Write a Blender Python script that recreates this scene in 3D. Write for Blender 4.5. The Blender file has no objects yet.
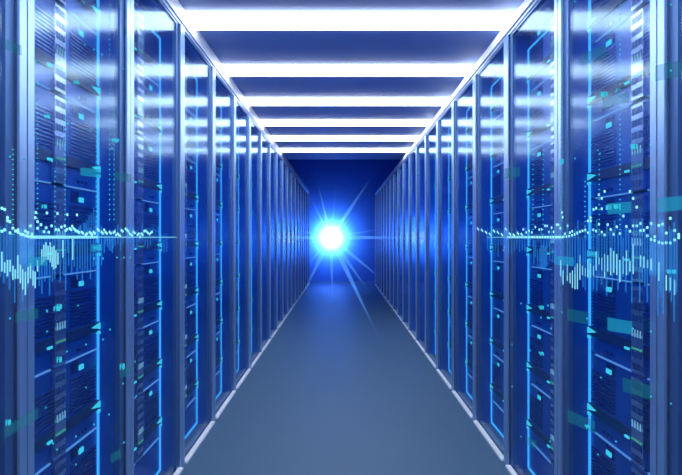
import bpy, math, random
from mathutils import Vector, Matrix
random.seed(7)
C = bpy.context.scene.collection
F = 509.0            # focal length in pixels for a 682 wide frame
EYE = 1.10
WL, WR = 0.76, 0.80  # distance from the aisle axis to the left / right row
YL0, PL = 1.264, 0.607
YR0, PR = 1.320, 0.592

# ------------------------------------------------------------------ materials
def mat(name):
    m = bpy.data.materials.new(name); m.use_nodes = True
    m.node_tree.nodes.clear()
    o = m.node_tree.nodes.new('ShaderNodeOutputMaterial')
    return m, m.node_tree, o

def principled(name, col, metallic=0.0, rough=0.5, var=0.0, scale=8.0, spec=0.5, stretch=(1, 1, 1), coat=0.0):
    m, nt, o = mat(name)
    p = nt.nodes.new('ShaderNodeBsdfPrincipled')
    p.inputs['Metallic'].default_value = metallic
    p.inputs['Roughness'].default_value = rough
    p.inputs['Specular IOR Level'].default_value = spec
    p.inputs['Coat Weight'].default_value = coat
    p.inputs['Coat Roughness'].default_value = 0.12
    tc = nt.nodes.new('ShaderNodeTexCoord')
    mp = nt.nodes.new('ShaderNodeMapping'); mp.inputs['Scale'].default_value = stretch
    nz = nt.nodes.new('ShaderNodeTexNoise'); nz.inputs['Scale'].default_value = scale
    nz.inputs['Detail'].default_value = 3
    rp = nt.nodes.new('ShaderNodeMix'); rp.data_type = 'RGBA'
    rp.inputs[6].default_value = tuple(c * (1 - var) for c in col) + (1,)
    rp.inputs[7].default_value = tuple(min(1, c * (1 + var)) for c in col) + (1,)
    nt.links.new(tc.outputs['Object'], mp.inputs['Vector'])
    nt.links.new(mp.outputs['Vector'], nz.inputs['Vector'])
    nt.links.new(nz.outputs['Fac'], rp.inputs[0])
    nt.links.new(rp.outputs[2], p.inputs['Base Color'])
    nt.links.new(p.outputs[0], o.inputs[0])
    return m

def emit(name, col, strength):
    m, nt, o = mat(name)
    e = nt.nodes.new('ShaderNodeEmission')
    e.inputs[0].default_value = tuple(col) + (1,); e.inputs[1].default_value = strength
    nt.links.new(e.outputs[0], o.inputs[0])
    return m

def ghost(name, col, strength, fac):
    """light-made panel: lets the background through and adds its own light"""
    m, nt, o = mat(name)
    e = nt.nodes.new('ShaderNodeEmission')
    e.inputs[0].default_value = tuple(col) + (1,); e.inputs[1].default_value = strength
    t = nt.nodes.new('ShaderNodeBsdfTransparent')
    x = nt.nodes.new('ShaderNodeMixShader'); x.inputs[0].default_value = fac
    nt.links.new(t.outputs[0], x.inputs[1]); nt.links.new(e.outputs[0], x.inputs[2])
    nt.links.new(x.outputs[0], o.inputs[0])
    return m

def glass(name, rough, gain, tint):
    m, nt, o = mat(name)
    t = nt.nodes.new('ShaderNodeBsdfTransparent'); t.inputs[0].default_value = tuple(tint) + (1,)
    g = nt.nodes.new('ShaderNodeBsdfGlossy'); g.inputs['Roughness'].default_value = rough
    g.inputs[0].default_value = (0.62, 0.86, 1, 1)
    f = nt.nodes.new('ShaderNodeLayerWeight'); f.inputs['Blend'].default_value = .5
    q = nt.nodes.new('ShaderNodeMath'); q.operation = 'POWER'; q.inputs[1].default_value = 4
    nt.links.new(f.outputs['Facing'], q.inputs[0]); f = q
    k = nt.nodes.new('ShaderNodeMath'); k.operation = 'MULTIPLY_ADD'; k.inputs[1].default_value = gain; k.inputs[2].default_value = .03; k.use_clamp = True
    x = nt.nodes.new('ShaderNodeMixShader')
    nt.links.new(f.outputs[0], k.inputs[0]); nt.links.new(k.outputs[0], x.inputs[0])
    nt.links.new(t.outputs[0], x.inputs[1]); nt.links.new(g.outputs[0], x.inputs[2])
    nt.links.new(x.outputs[0], o.inputs[0])
    return m

def flare_mat(name, col, strength, length, power):
    """lens-flare ray drawn as glow: brightest at the lamp, dying out along its own length (object z)"""
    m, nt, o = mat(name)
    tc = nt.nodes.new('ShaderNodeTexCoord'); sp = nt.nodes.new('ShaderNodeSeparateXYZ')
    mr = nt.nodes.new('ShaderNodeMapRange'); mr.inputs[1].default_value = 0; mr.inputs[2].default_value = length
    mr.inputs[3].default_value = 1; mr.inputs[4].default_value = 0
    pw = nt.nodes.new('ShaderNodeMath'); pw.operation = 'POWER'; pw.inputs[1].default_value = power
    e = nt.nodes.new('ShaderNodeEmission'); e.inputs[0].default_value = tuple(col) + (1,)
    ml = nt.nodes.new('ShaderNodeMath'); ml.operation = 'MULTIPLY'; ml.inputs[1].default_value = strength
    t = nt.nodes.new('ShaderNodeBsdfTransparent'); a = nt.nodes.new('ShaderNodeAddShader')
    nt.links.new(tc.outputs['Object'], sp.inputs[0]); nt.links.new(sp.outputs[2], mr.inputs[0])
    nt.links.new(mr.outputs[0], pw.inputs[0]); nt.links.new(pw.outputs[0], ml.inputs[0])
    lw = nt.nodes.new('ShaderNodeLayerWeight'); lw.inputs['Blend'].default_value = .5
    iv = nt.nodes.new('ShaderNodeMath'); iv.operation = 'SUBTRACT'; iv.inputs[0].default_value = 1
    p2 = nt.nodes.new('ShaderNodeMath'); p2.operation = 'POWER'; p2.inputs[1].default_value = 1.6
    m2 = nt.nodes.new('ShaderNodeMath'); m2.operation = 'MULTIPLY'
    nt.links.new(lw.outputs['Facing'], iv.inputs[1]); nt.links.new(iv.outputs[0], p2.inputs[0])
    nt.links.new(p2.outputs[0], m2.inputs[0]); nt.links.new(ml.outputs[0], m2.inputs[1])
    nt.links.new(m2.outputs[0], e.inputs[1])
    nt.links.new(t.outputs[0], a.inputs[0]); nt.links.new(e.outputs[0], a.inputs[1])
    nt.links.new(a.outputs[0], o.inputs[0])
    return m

M = dict(
    steel=principled('brushed_steel', (0.38, 0.60, 0.92), 0.75, 0.36, 0.06, 30, stretch=(1, 1, .05)),
    groove=principled('groove_steel', (0.10, 0.16, 0.34), 0.4, 0.45),
    frame=principled('frame_blue_steel', (0.09, 0.20, 0.46), 0.5, 0.4, 0.05),
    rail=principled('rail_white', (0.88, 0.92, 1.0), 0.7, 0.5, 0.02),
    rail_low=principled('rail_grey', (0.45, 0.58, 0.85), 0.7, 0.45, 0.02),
    panel=principled('side_panel_blue', (0.005, 0.085, 0.50), 0.2, 0.35, 0.15, 3),
    chassis=principled('chassis_blue', (0.005, 0.085, 0.50), 0.25, 0.32, 0.25, 5),
    slat=principled('vent_slat', (0.05, 0.13, 0.45), 0.85, 0.25, 0.1),
    lip=principled('chassis_lip', (0.005, 0.03, 0.17), 0.1, 0.5, 0.1),
    column=principled('vent_column', (0.38, 0.48, 0.75), 0.85, 0.20, 0.1),
    hole=principled('vent_hole', (0.05, 0.12, 0.40), 0.5, 0.5),
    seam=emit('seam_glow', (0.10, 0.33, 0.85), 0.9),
    shelf=principled('base_shelf', (0.10, 0.13, 0.28), 0.3, 0.4, 0.1),
    trim=principled('white_kick_trim', (0.92, 0.94, 0.97), 0.0, 0.4),
    floor=principled('floor_vinyl', (0.064, 0.135, 0.225), 0.0, 0.5, 0.05, 2.2, spec=0.3),
    ceil=principled('ceiling_panel', (0.21, 0.32, 0.68), 0.0, 0.55, 0.03, 2),
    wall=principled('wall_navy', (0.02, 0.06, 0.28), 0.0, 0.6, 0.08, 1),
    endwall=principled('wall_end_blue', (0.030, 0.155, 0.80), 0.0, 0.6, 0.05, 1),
    housing=principled('lamp_housing', (0.45, 0.5, 0.6), 0.5, 0.4),
    glass=glass('door_glass', 0.14, 0.30, (0.93, 0.97, 1.0)),
    tube=emit('tube_light', (0.90, 0.96, 1.0), 8.5),
    cyan=emit('led_cyan', (0.04, 0.38, 0.90), 1.35)
    ,blue=emit('fill_blue', (0.01, 0.24, 1.0), 4.2),  # glow of the added fill bars inside the cabinets
    cyan2=emit('led_aqua', (0.05, 0.62, 0.85), 1.1),
    white=emit('led_white', (0.25, 0.60, 0.90), 0.7),
    green=emit('led_green', (0.10, 0.65, 0.40), 0.6),
    holo_dot=emit('hologram_dot', (0.30, 0.88, 1.0), 1.15),
    holo_dim=emit('hologram_dot_aqua', (0.04, 0.62, 0.85), 0.9),
    holo_line=ghost('hologram_line', (0.22, 0.75, 1.0), 1.0, 0.45),
    holo_bar=ghost('hologram_bar', (0.28, 0.85, 1.0), 1.05, 0.68),
    holo_bar_dim=ghost('hologram_faint_bar', (0.03, 0.32, 1.0), 1.0, 0.28),
    holo_tag=ghost('hologram_panel', (0.02, 0.42, 0.75), 0.75, 0.38),
    holo_tag_dim=ghost('hologram_faint_panel', (0.02, 0.36, 0.50), 0.5, 0.22),
    core=emit('lamp_core', (0.75, 0.92, 1.0), 3),
)

# ------------------------------------------------------------------ mesh helpers
class MB:
    def __init__(s): s.v = []; s.f = []; s.m = []; s.mi = 0
    def box(s, x0, x1, y0, y1, z0, z1):
        x0, x1 = min(x0, x1), max(x0, x1)
        n = len(s.v)
        s.v += [(x0,y0,z0),(x1,y0,z0),(x1,y1,z0),(x0,y1,z0),(x0,y0,z1),(x1,y0,z1),(x1,y1,z1),(x0,y1,z1)]
        for q in ((3,2,1,0),(4,5,6,7),(0,1,5,4),(1,2,6,5),(2,3,7,6),(3,0,4,7)):
            s.f.append(tuple(n + i for i in q)); s.m.append(s.mi)
        return s
    def poly_prism(s, pts, x0, x1):
        """outline in (y,z) pushed from x0 to x1"""
        n = len(s.v); k = len(pts)
        s.v += [(x0, a, b) for a, b in pts] + [(x1, a, b) for a, b in pts]
        s.f.append(tuple(range(n, n + k))[::-1]); s.m.append(s.mi)
        s.f.append(tuple(range(n + k, n + 2 * k))); s.m.append(s.mi)
        for i in range(k):
            j = (i + 1) % k
            s.f.append((n + i, n + j, n + k + j, n + k + i)); s.m.append(s.mi)
        return s
    def disc(s, x, y, z, r, t=0.002, k=10):
        """a small round lozenge facing the aisle"""
        return s.poly_prism([(y + r * math.cos(2*math.pi*i/k), z + r * math.sin(2*math.pi*i/k)) for i in range(k)], x - t/2, x + t/2)
    def ball(s, c, r, seg=12, rings=8, sc=(1,1,1)):
        n = len(s.v)
        s.v.append((c[0], c[1], c[2] + r*sc[2]))
        for i in range(1, rings):
            a = math.pi * i / rings
            for j in range(seg):
                b = 2 * math.pi * j / seg
                s.v.append((c[0] + r*sc[0]*math.sin(a)*math.cos(b), c[1] + r*sc[1]*math.sin(a)*math.sin(b), c[2] + r*sc[2]*math.cos(a)))
        s.v.append((c[0], c[1], c[2] - r*sc[2])); last = len(s.v) - 1
        for j in range(seg):
            s.f.append((n, n+1+j, n+1+(j+1) % seg)); s.m.append(s.mi)
            b = n + 1 + (rings-2)*seg
            s.f.append((b+j, last, b+(j+1) % seg)); s.m.append(s.mi)
        for i in range(rings-2):
            for j in range(seg):
                a = n+1+i*seg; b = a+seg
                s.f.append((a+j, b+j, b+(j+1) % seg, a+(j+1) % seg)); s.m.append(s.mi)
        return s
    def build(s, name, mats, parent=None, loc=None, bevel=0, smooth=False):
        me = bpy.data.meshes.new(name); me.from_pydata(s.v, [], s.f)
        if not isinstance(mats, (list, tuple)): mats = [mats]
        for q in mats: me.materials.append(q)
        for p, i in zip(me.polygons, s.m):
            p.material_index = min(i, len(mats) - 1); p.use_smooth = smooth
        import bmesh
        bm = bmesh.new(); bm.from_mesh(me); bmesh.ops.recalc_face_normals(bm, faces=bm.faces)
        if bevel:
            bmesh.ops.bevel(bm, geom=list(bm.edges), offset=bevel, segments=2, affect='EDGES', clamp_overlap=True)
        bm.to_mesh(me); bm.free()
        o = bpy.data.objects.new(name, me); C.objects.link(o)
        if parent: o.parent = parent
        if loc: o.location = loc
        return o

def thing(name, label, cat, loc=(0,0,0), group=None):
    o = bpy.data.objects.new(name, None); C.objects.link(o); o.location = loc
    o.empty_display_size = 0.1
    o['label'] = label; o['category'] = cat
    if group: o['group'] = group
    return o
def structure(o): o['kind'] = 'structure'; return o
def copy_tree(o, parent=None):
    c = o.copy(); C.objects.link(c)
    if parent: c.parent = parent
    for ch in list(o.children): copy_tree(ch, c)
    return c

# ------------------------------------------------------------------ setting
structure(MB().box(-1.85, 1.9, -4.6, 12.75, -0.1, 0).build('floor', M['floor']))
CEIL = EYE + 1.087 + 0.02          # panel level; the tubes drop 2 cm below it
structure(MB().box(-1.85, 1.9, -4.6, 7.22, CEIL, CEIL + 0.06).build('ceiling', M['ceil']))
structure(MB().box(-1.85, 1.9, 7.16, 7.22, CEIL + 0.06, 3.7).build('trim_3', M['wall']))
structure(MB().box(-1.85, 1.9, 7.16, 12.75, 3.7, 3.8).build('ceiling_upper', M['wall']))
structure(MB().box(-1.95, -1.85, -4.6, 12.75, 0, 3.7).build('wall_left', M['wall']))
structure(MB().box(1.9, 2.0, -4.6, 12.75, 0, 3.7).build('wall_right', M['wall']))
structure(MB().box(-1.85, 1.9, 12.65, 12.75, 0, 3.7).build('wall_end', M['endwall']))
structure(MB().box(-1.85, 1.9, -4.7, -4.6, 0, 3.7).build('wall_back', M['wall']))

# rails above the doors
def rail(name, s, w, zt, zb, y1):
    mb = MB()
    mb.box(s*w, s*(w+.05), -.4, y1, zb+.016, zt)
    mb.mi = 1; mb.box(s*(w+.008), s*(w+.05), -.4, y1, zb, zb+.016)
    mb.mi = 0; mb.box(s*(w+.05), s*(w+.95), -.4, y1, zb+.02, zt-.004)
    return structure(mb.build(name, [M['rail'], M['rail_low']]))
TL, BL = CEIL - .001, EYE + 1.018
TR, BR = EYE + 1.034, EYE + 0.975
NCAB = 19
rail('trim_1', -1, WL, TL, BL, YL0 + PL*(NCAB-1))
rail('trim_2', 1, WR, TR, BR, YR0 + PR*(NCAB-1))

# ------------------------------------------------------------------ ceiling lights
ORD = ['first','second','third','fourth','fifth','sixth','seventh','eighth','ninth','tenth','eleventh','twelfth',
       'thirteenth','fourteenth','fifteenth','sixteenth','seventeenth','eighteenth','nineteenth','twentieth']
def make_light(loc, label):
    t = thing('ceiling_light', label, 'ceiling light', loc, 'ceiling light bars across the aisle')
    xa, xb = -.82, .90
    MB().box(xa, xb, -.175, 0, -.0195, -.0005).build('diffuser', M['tube'], t)
    MB().box(xa-.012, xa, -.177, .002, -.02, 0).build('end_cap', M['housing'], t)
    MB().box(xb, xb+.012, -.177, .002, -.02, 0).build('end_cap', M['housing'], t)
    return t
lt = None
for k in range(-8, 6):
    y = 2.67 + .766*k
    if k >= 0: lab = ('%s and %s glowing white light bar across the ceiling above the aisle' % (ORD[k], ['widest','second widest','third widest','third narrowest','second narrowest','narrowest'][k])).replace('first and widest', 'nearest and widest').replace('sixth and narrowest', 'farthest and narrowest')
    else: lab = 'white ceiling light bar over the aisle behind or above the viewpoint'
    if lt is None: lt = make_light((0, y, CEIL), lab); o = lt
    else: o = copy_tree(lt); o.location = (0, y, CEIL); o['label'] = lab
    # copy keeps group

# ------------------------------------------------------------------ server cabinets
MH = 0.272
def module_proto(s, p, detail):
    """one server chassis; origin on the front face plane, at its bottom; local x = s*outward"""
    v1 = p - .097
    V, b0, d0, s0, s1, s2 = (-.023, .192, .380, .215, .295, v1) if s < 0 else (-.090, .234, .352, .148, .232, .45)
    mb = MB()
    X = lambda u: s*u
    mb.box(X(.0), X(.55), .004, v1, .003, MH-.003)
    mb.mi = 1                                   # dark lip
    mb.box(X(-.008), X(.0), .004, v1, .062, .094)
    mb.mi = 2                                   # louvres
    for i in range(10):
        z = .106 + i*.0115
        mb.box(X(-.004), X(.0), .014, s0+.01, z, z+.005)
        mb.box(X(-.004), X(.0), .33, v1-.012, z, z+.005)
    for i in range(6):
        mb.box(X(-.003), X(.0), .335+i*.009, .338+i*.009, .225, .262)
    c = mb.build('server_module', [M['chassis'], M['lip'], M['slat']])
    sub = []
    # seam trim along the top edge, broken by the column
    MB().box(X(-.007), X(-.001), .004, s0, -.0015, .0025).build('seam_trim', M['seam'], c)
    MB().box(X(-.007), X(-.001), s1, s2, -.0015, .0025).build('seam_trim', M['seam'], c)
    if detail:
        col = MB(); col.box(X(-.012), X(-.001), .250+V, .310+V, .004, MH-.012)
        col.mi = 1
        for r in range(7):
            if r in (2,): continue
            z = .010 + r*.036
            for q in range(4):
                y = .2545 + V + q*.0138
                col.box(X(-.0135), X(-.0115), y, y+.0095, z+.004, z+.024)
        cc = col.build('vent_column', [M['column'], M['hole']], c); sub.append(cc)
        def one(name, m, *bx):
            MB().box(*bx).build(name, m, c)
        for q in range(4): one('candle_light', M['white'], X(-.0155), X(-.0138), .2565+V+q*.0138, .2605+V+q*.0138, .112, .134)
        for q in range(4): one('activity_light', M['green'], X(-.0155), X(-.0138), .2545+V+q*.0138, .2625+V+q*.0138, .074, .079)
        one('bar_light', M['cyan2'], X(-.0135), X(-.0085), b0, b0+.022, .064, .071)
        one('status_display', M['cyan2'], X(-.005), X(-.0005), d0, d0+.014, .228, .244)
        one('status_display', M['cyan2'], X(-.005), X(-.0005), d0+.017, d0+.029, .228, .244)
        for q in range(3): one('indicator_light', M['slat'], X(-.005), X(-.0005), d0-.005+q*.024, d0+.004+q*.024, .018, .027)
        MB().poly_prism([(v1-.058, .080), (v1-.002, .068), (v1-.002, .090)], X(-.013), X(-.0085)).build('wedge_light', M['cyan2'], c)
        MB().poly_prism([(v1-.028, .056), (v1-.002, .050), (v1-.002, .061)], X(-.013), X(-.0085)).build('wedge_light', M['cyan2'], c)
    return c

def cabinet_proto(s, w, p, zb, seam0, detail, label):
    """origin on the floor on the door plane at the cabinet's near end"""
    t = thing('server_cabinet', label, 'server cabinet')
    X = lambda u: s*u
    top = zb - .001
    # post with a groove: two ridges on a web
    mb = MB(); mb.box(X(.0), X(.03), p-.060, p-.033, 0, top); mb.box(X(.0), X(.03), p-.028, p-.002, 0, top)
    mb.mi = 1; mb.box(X(.006), X(.05), p-.0600, p-.002, 0, top)
    mb.build('post', [M['steel'], M['groove']], t)
    # door frame: jamb beside the post, sill, head
    mb = MB(); mb.box(X(.012), X(.030), p-.093, p-.0605, .0, top)
    mb.box(X(.012), X(.03), .0, p-.093, top-.012, top)
    mb.build('door_frame', M['frame'], t)
    g = MB().box(X(.016), X(.021), .001, p-.0935, .008, top-.013).build('glass_door', M['glass'], t)
    h = MB(); h.box(X(.009), X(.0115), p-.088, p-.080, .92, 1.08)
    # shell: side, back, top, floor
    mb = MB(); mb.box(X(.031), X(.85), p-.095, p-.075, .002, top)
    mb.build('side_panel', M['panel'], t)
    mb = MB(); mb.box(X(.83), X(.85), 0.0, p-.096, .03, top); mb.build('back_panel', M['panel'], t)
    mb = MB(); mb.box(X(.031), X(.829), 0.0, p-.096, top-.02, top); mb.build('roof_panel', M['panel'], t)
    mb = MB(); mb.box(X(.0225), X(.829), .0, p-.096, .001, .006); mb.build('base_shelf', M['shelf'], t)
    mb = MB(); mb.box(X(-.012), X(.012), .0, p-.062, .0, .010); mb.build('kick_trim', M['trim'], t)
    # light strip round the bay: upright at the far side, along head and foot
    mb = MB(); yy = p-.097
    mb.box(X(.082), X(.089), yy-.005, yy, .012, top-.085)
    mb.box(X(.082), X(.089), .0, yy-.005, top-.090, top-.085)
    mb.box(X(.082), X(.089), .0, yy-.005, .010, .016)
    mb.build('light_strip', M['cyan'], t)
    MB().box(X(.040), X(.060), .004, .016, .85, 2.0).build('hidden_fill_bar', M['blue'], t)  # added fill light, hidden behind the near post, tints the interior blue
    # kick plate under the lowest module, filler above the highest
    mb = MB(); mb.box(X(.09), X(.6), .002, yy, .007, seam0-.005); mb.build('kick_plate', M['chassis'], t)
    n = 7
    pr = module_proto(s, p, detail)
    for j in range(n):
        c = pr if j == 0 else copy_tree(pr)
        c.parent = t; c.location = (X(.09), 0, seam0 + MH*j)
    mb = MB(); mb.box(X(.09), X(.6), .002, yy, seam0+MH*n+.002, top-.022); mb.build('filler_panel', M['chassis'], t)
    return t

def row(s, w, y0, p, zb, seam0, side):
    near = cabinet_proto(s, w, p, zb, seam0, True, '')
    far = cabinet_proto(s, w, p, zb, seam0, False, '')
    used_n = used_f = False
    for k in range(-1, NCAB-1):
        if k < 6:
            o = near if not used_n else copy_tree(near); used_n = True
        else:
            o = far if not used_f else copy_tree(far); used_f = True
        o.location = (s*w, y0 + p*k, 0)
        if k == -1: lab = 'glass server cabinet cut by the %s picture edge, nearest of the %s row' % (side, side)
        elif k < 6: lab = '%s server cabinet of the %s row from the front, blue lights behind its glass' % (ORD[k+1], side)
        elif k == NCAB-2: lab = 'last server cabinet of the %s row, next to the blue end wall' % side
        else: lab = '%s server cabinet of the %s row from the front, only its steel post showing' % (ORD[k+1], side)
        o['label'] = lab; o['group'] = 'server cabinets of the %s row' % side
row(-1, WL, YL0, PL, BL, .170, 'left')
row(1, WR, YR0, PR, BR, .148, 'right')

# ------------------------------------------------------------------ lamp at the far end, its flare rays added as glowing cones
LP = Vector((-.245, 12.25, EYE))
lamp = thing('flare_lamp', 'dazzling white lamp with added lens-flare rays shining at the far end of the aisle', 'lamp', LP)
MB().ball((0,0,0), .155, 24, 16).build('lamp_globe', M['core'], lamp, smooth=True)
al = bpy.data.lights.new('halo_fill', 'AREA'); al.shape = 'DISK'; al.size = .3; al.energy = 100; al.color = (.45, .75, 1)  # added unseen light aimed at the end wall, makes the blue halo
ao = bpy.data.objects.new('halo_fill', al); C.objects.link(ao); ao.parent = lamp; ao.location = (0, .20, 0); ao.rotation_euler = (math.pi/2, 0, 0)
st = MB(); st.box(-.02, .02, .12, .395, -.02, .02); st.build('wall_bracket', M['housing'], lamp)
def flare(dx, dz, dy, r, strength, power=2.2):  # one lens-flare ray, shaped as a tapered glowing cone
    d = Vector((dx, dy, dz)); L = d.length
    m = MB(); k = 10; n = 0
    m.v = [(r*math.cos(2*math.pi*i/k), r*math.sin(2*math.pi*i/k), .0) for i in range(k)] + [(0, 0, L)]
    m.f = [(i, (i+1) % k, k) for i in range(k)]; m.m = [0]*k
    o = m.build('flare_ray', flare_mat('flare_glow', (.16, .50, 1.0), strength, L, power), lamp, smooth=True)
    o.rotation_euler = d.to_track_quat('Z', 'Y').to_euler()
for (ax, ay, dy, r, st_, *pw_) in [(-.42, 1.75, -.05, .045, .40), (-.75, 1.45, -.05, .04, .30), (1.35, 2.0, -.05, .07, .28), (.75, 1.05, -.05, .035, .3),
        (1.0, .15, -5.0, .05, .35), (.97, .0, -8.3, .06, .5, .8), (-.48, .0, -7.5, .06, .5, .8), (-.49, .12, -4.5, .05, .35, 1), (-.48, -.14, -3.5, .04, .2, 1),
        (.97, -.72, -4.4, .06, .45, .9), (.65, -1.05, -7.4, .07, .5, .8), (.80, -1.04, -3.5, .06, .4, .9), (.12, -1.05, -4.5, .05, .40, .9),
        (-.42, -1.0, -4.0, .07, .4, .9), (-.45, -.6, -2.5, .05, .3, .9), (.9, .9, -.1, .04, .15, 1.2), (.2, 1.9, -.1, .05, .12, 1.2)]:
    flare(ax, ay, dy, r, st_*(1.5 if not pw_ else 1), *(pw_ or [1.5]))

# ------------------------------------------------------------------ holograms in front of the doors
def holo(s, w, label, x0src, dots, strings, bars, faint, tags, tags_dim, glyphs, stray):
    W = w - .03
    def P(px, py):
        d = max(8, abs(px - 341)); y = F*W/d
        return y, EYE + (238 - py)*y/F
    t = thing('hologram_display', label, 'hologram', (s*W, 0, 0))
    def scale(px): return W/abs(px-341)          # metres per pixel at that place
    ds = sorted(dots, key=lambda q: -abs(q[0]-341))
    rest = MB()
    for i, (px, py) in enumerate(ds):
        y, z = P(px, py); rr = 1.2*scale(px)*(.72 + .65*(abs(px-341)/341))
        if i < 100: MB().disc(0, y, z, rr).build('curve_dot', M['holo_dot'], t)
        else: rest.disc(0, y, z, rr)
    if rest.v: rest.build('small_curve_dots', M['holo_dot'], t)['kind'] = 'stuff'
    for px, a, b in strings:
        m = MB()
        y, _ = P(px, a); r = .72*scale(px)
        q = a
        while q < b:
            _, z = P(px, q); m.disc(0, y, z, r, .002, 8); q += 5.0
        m.build('dotted_string', M['holo_dim'], t)['kind'] = 'stuff'
    for px, a, b in bars:
        y, z1 = P(px, a); _, z0 = P(px, b); h = .48*scale(px)
        MB().box(-.001, .001, y-h, y+h, z0, z1).build('chart_bar', M['holo_bar'], t)
    m = MB()
    for px, a, b in faint:
        y, z1 = P(px, a); _, z0 = P(px, b); h = .55*scale(px)
        m.box(-.0045, -.0025, y-h, y+h, z0, z1)
    m.build('faint_bars', M['holo_bar_dim'], t)['kind'] = 'stuff'
    for nm, lst, mm, off in (('data_panel', tags, 'holo_tag', .004), ('faint_data_panel', tags_dim, 'holo_tag_dim', .008)):
        for (xa, ya, xb, yb, h) in lst:
            y0, z0 = P(xa, ya); y1, z1 = P(xb, yb); y0b, z0b = P(xa, ya+h); y1b, z1b = P(xb, yb+h)
            m = MB(); m.poly_prism([(y0, z0), (y1, z1), (y1b, z1b), (y0b, z0b)], off, off+.002)
            m.build(nm, M[mm], t)
    for gx, gy, n in glyphs:
        m = MB()
        for i in range(n):
            px = gx + i*2.6
            y0, z0 = P(px, gy); y1, z1 = P(px+1.9, gy+4.2)
            ya, yb = sorted((y0, y1)); t_ = (yb-ya)*.28; zt, zb = max(z0, z1), min(z0, z1)
            m.box(-.001, .001, ya, ya+t_, zb, zt)
            m.box(-.001, .001, ya, yb, zt-t_*.5, zt)
            if i % 2: m.box(-.001, .001, yb-t_, yb, zb, zt)
            else: m.box(-.001, .001, ya, yb, (zt+zb)/2-t_*.25, (zt+zb)/2+t_*.25)
        m.build('data_glyph', M['holo_dim'], t)
    for px, py in stray:
        y, z = P(px, py); MB().disc(0, y, z, .95*scale(px), .002, 8).build('floating_dot', M['holo_dim'], t)
    return t, P, scale

S = 4.2625
# left display, coordinates read off the curve
ld = [(8,80),(20,85),(32,120),(32,133),(42,137),(8,178),(20,172),(43,185),(55,165),(66,177),(77,172),(77,183),(88,190),(98,192),(108,177),
      (119,184),(110,197),(130,155),(121,200),(137,190),(132,202),(150,120),(153,98),(160,137),(160,165),(175,150),(188,180),(197,163),(208,182),
      (220,155),(245,102),(200,100),(238,170),(250,172),(262,160),(276,155),(287,107),(328,108)]
left_dots = [(x/S, 190+y/S) for x, y in ld]
x = 142
while x < 420: left_dots.append((x/S, 190+203/S)); x += 9
x = 280
while x < 650:
    yb = 165 + random.random()*30
    for q in range(random.choice((2, 3, 3))):
        left_dots.append(((x+q*5.5)/S, 190+(yb + q*5*random.choice((1, 1, -1)))/S))
    x += 17
left_strings = [(12.9, 150, 236), (37.5, 84, 224), (55, 172, 236), (65, 100, 225), (96.4, 112, 232), (109.6, 0, 225), (114, 100, 225)]
lb = [(8,265,350),(20,310,355),(32,300,370),(43,300,350),(55,325,385),(65,340,380),(76,280,380),(87,320,400),(97,340,426),(108,350,450),
      (120,330,400),(130,315,380),(141,345,410),(150,350,420),(160,300,350),(178,255,320),(187,235,310),(196,225,300),(205,240,300),(214,225,310),
      (222,245,330),(230,240,340),(238,260,335),(247,270,320),(268,215,290),(310,210,300)]
left_bars = [(x/S, 190+a/S, 190+b/S) for x, a, b in lb]
lf = [(350,150,198),(362,140,198),(375,130,198),(385,110,198),(395,100,198),(405,80,195),(413,120,198),(323,208,240),(455,208,235),(463,208,245),
      (470,208,260),(478,208,262),(487,208,250),(495,208,240),(295,205,270),(340,160,200)]
left_faint = [(x/S, 190+a/S, 190+b/S) for x, a, b in lf]
for i in range(38):
    px = 2 + i*2.7 + random.random()
    left_faint.append((px, 238-random.random()*16, 262+random.random()*(50 - px*.3)))
for i in range(26):
    px = 100 + i*2.7
    left_faint.append((px, 236-random.random()*12, 240+random.random()*14))
hl, Pl, scl = holo(-1, WL, 'glowing hologram chart floating before the left cabinets, small dots and short bars', 0,
    left_dots, left_strings, left_bars, left_faint,
    [(26, 258, 45, 257, 9), (79, 168, 98, 170, 8), (90, 245, 98, 245, 7)],
    [(0, 39, 17, 46, 10), (12, 313, 34, 309, 10), (0, 428, 34, 408, 11), (112, 172, 128, 175, 8), (108, 455, 118, 449, 9), (118, 371, 128, 366, 8)],
    [(6, 421, 2), (45, 115, 2), (54, 307, 3), (57, 358, 2), (74, 81, 2), (112, 139, 3), (120, 365, 2), (42, 205, 2), (57, 305, 2)],
    [(10,157),(24,160),(36,62),(36,11),(10,319),(47,312),(47,332),(47,311),(53,444),(76,465),(86,388),(76,437),(103,340),(86,345),(46,408),
     (67,352),(57,450),(124,443),(109,415),(94,425),(85,45),(68,124),(65,44),(94,50),(84,3),(102,55),(123,69),(123,384),(36,61),(52,162),
     (94,259),(103,259),(117,258),(124,258),(130,258),(110,330),(64,123),(49,67),(78,306),(90,131),(118,140),(112,149),(136,397),(135,362)])
rd = [(178,202),(190,201),(201,199),(213,195),(224,192),(236,187),(247,180),(258,176),(270,172),(281,184),(304,172),(316,177),(305,85),(316,80),
      (292,120),(281,134),(293,134),(328,148),(340,182),(352,194),(365,150),(378,170),(391,191),(404,159),(417,188),(432,113),(445,158),(460,178),
      (474,155),(489,155),(489,75),(474,38),(460,8),(504,145),(504,175),(519,174),(534,162),(534,197),(550,145),(550,213),(566,201),(566,217),
      (583,153),(583,225),(599,148),(599,229),(615,186),(615,227),(632,123),(632,228),(650,175),(650,215),(668,205),(668,192),(340,38),(328,22),
      (352,8),(340,82),(5,170),(18,183),(30,176),(42,183),(57,160),(73,171),(83,170),(98,155),(107,155),(115,181),(126,163),(135,180),(148,150),
      (155,150),(163,165),(170,98),(173,118),(183,189),(194,155),(204,184),(214,178),(225,190),(236,184)]
right_dots = [(522+x/S, 190+y/S) for x, y in rd]
x = -60
while x < 172: right_dots.append((522+x/S, 190+203/S)); x += 7
x = -190
while x < 0:
    yb = 165 + random.random()*30
    for q in range(2): right_dots.append((522+(x+q*5)/S, 190+(yb + q*5)/S))
    x += 17
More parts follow.
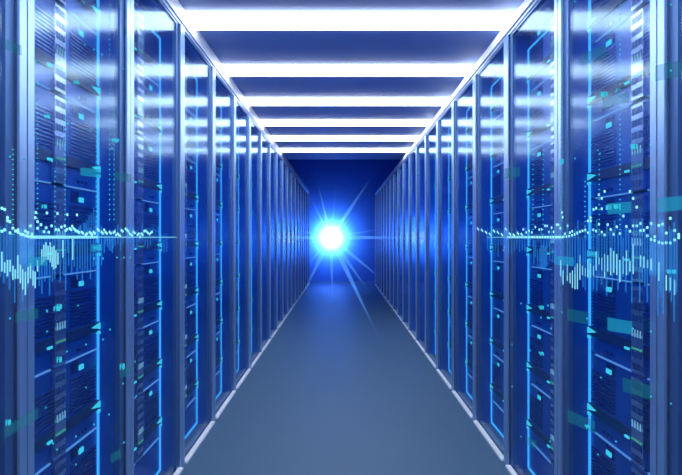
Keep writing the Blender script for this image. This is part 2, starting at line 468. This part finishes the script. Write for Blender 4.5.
right_strings = [(533, 150, 232), (543, 150, 236), (561, 100, 222), (585, 182, 238), (599.2, 155, 238), (620, 0, 238)]
rb = [(165,300,370),(175,345,405),(193,318,390),(205,355,400),(215,345,420),(226,330,425),(236,315,425),(247,280,385),(258,325,365),(270,335,370),
      (281,300,375),(292,315,375),(305,325,370),(316,265,345),(328,290,320),(340,290,345),(352,275,375),(365,280,350),(378,250,365),(391,262,355),
      (404,275,365),(417,300,395),(431,285,360),(445,260,365),(460,305,350),(474,232,360),(505,280,330),(520,285,335),(535,300,335),(550,295,345),
      (583,310,390),(615,365,430),(632,375,430),(650,385,450)]
right_bars = [(522+x/S, 190+a/S, 190+b/S) for x, a, b in rb]
rf = [(55,215,320),(70,255,330),(80,250,335),(90,240,340),(100,245,335),(110,230,325),(122,225,305),(135,250,310),(145,250,315),(85,235,330),(95,235,345),(105,240,335)]
right_faint = [(522+x/S, 190+a/S, 190+b/S) for x, a, b in rf]
for i in range(44):
    px = 562 + i*2.7 + random.random()
    right_faint.append((px, 240-random.random()*22, 262+random.random()*(20+(px-560)*.35)))
for i in range(26):
    px = 488 + i*2.7
    right_faint.append((px, 238-random.random()*10, 242+random.random()*16))
hr, Pr, scr = holo(1, WR, 'glowing hologram chart floating before the right cabinets, large dots and tall bars', 0,
    right_dots, right_strings, right_bars, right_faint,
    [(606, 204, 629, 202, 11), (656, 199, 690, 195, 14), (554, 256, 572, 258, 9), (586, 251, 597, 252, 6), (606, 318, 630, 322, 13)],
    [(652, 66, 690, 58, 16), (565, 309, 586, 313, 12), (620, 378, 646, 386, 14), (565, 410, 592, 422, 12), (578, 55, 602, 46, 12), (600, 100, 625, 92, 10),
     (524, 436, 534, 442, 8), (503, 169, 518, 167, 10)],
    [(613, 205, 3), (666, 270, 4), (585, 425, 2), (539, 306, 2), (600, 93, 3), (630, 145, 3), (559, 160, 2), (539, 352, 2)],
    [(671,71),(551,329),(651,332),(651,397),(671,404),(587,319),(616,442),(633,329),(530,351),(521,437),(512,345),(512,387),(601,378),(562,313),
     (548,306),(575,2),(512,44),(562,61),(562,11),(652,168),(504,248),(521,304),(541,318),(548,306),(574,107),(600,154),(616,92),(617,90),
     (462,6),(500,6),(479,5),(512,1),(671,5),(575,159),(598,455),(550,442),(467,360),(650,145),(598,151),(466,442),(486,432),(498,443),(485,455)])
# baseline of each chart
for s_, w_, t_, xa, xb in ((-1, WL, hl, 34, 176), (1, WR, hr, 486, 562)):
    W = w_ - .03
    ya, yb = sorted((F*W/abs(xa-341), F*W/abs(xb-341)))
    MB().box(.003, .005, ya, yb, EYE - .0018 + .001, EYE + .003).build('baseline', M['holo_line'], t_)

# ------------------------------------------------------------------ world, camera
wd = bpy.data.worlds.new('World'); bpy.context.scene.world = wd; wd.use_nodes = True
wd.node_tree.nodes['Background'].inputs[0].default_value = (.03, .08, .30, 1)
wd.node_tree.nodes['Background'].inputs[1].default_value = .3
cd = bpy.data.cameras.new('camera'); cam = bpy.data.objects.new('camera', cd); C.objects.link(cam)
cam.location = (0, 0, EYE); cam.rotation_euler = (math.pi/2, 0, 0)
cd.sensor_width = 36; cd.lens = 36*F/682; cd.clip_start = .02; cd.clip_end = 60
sc = bpy.context.scene; sc.camera = cam
sc.view_settings.view_transform = 'Standard'; sc.view_settings.look = 'None'
sc.view_settings.gamma = 1; sc.view_settings.exposure = 0
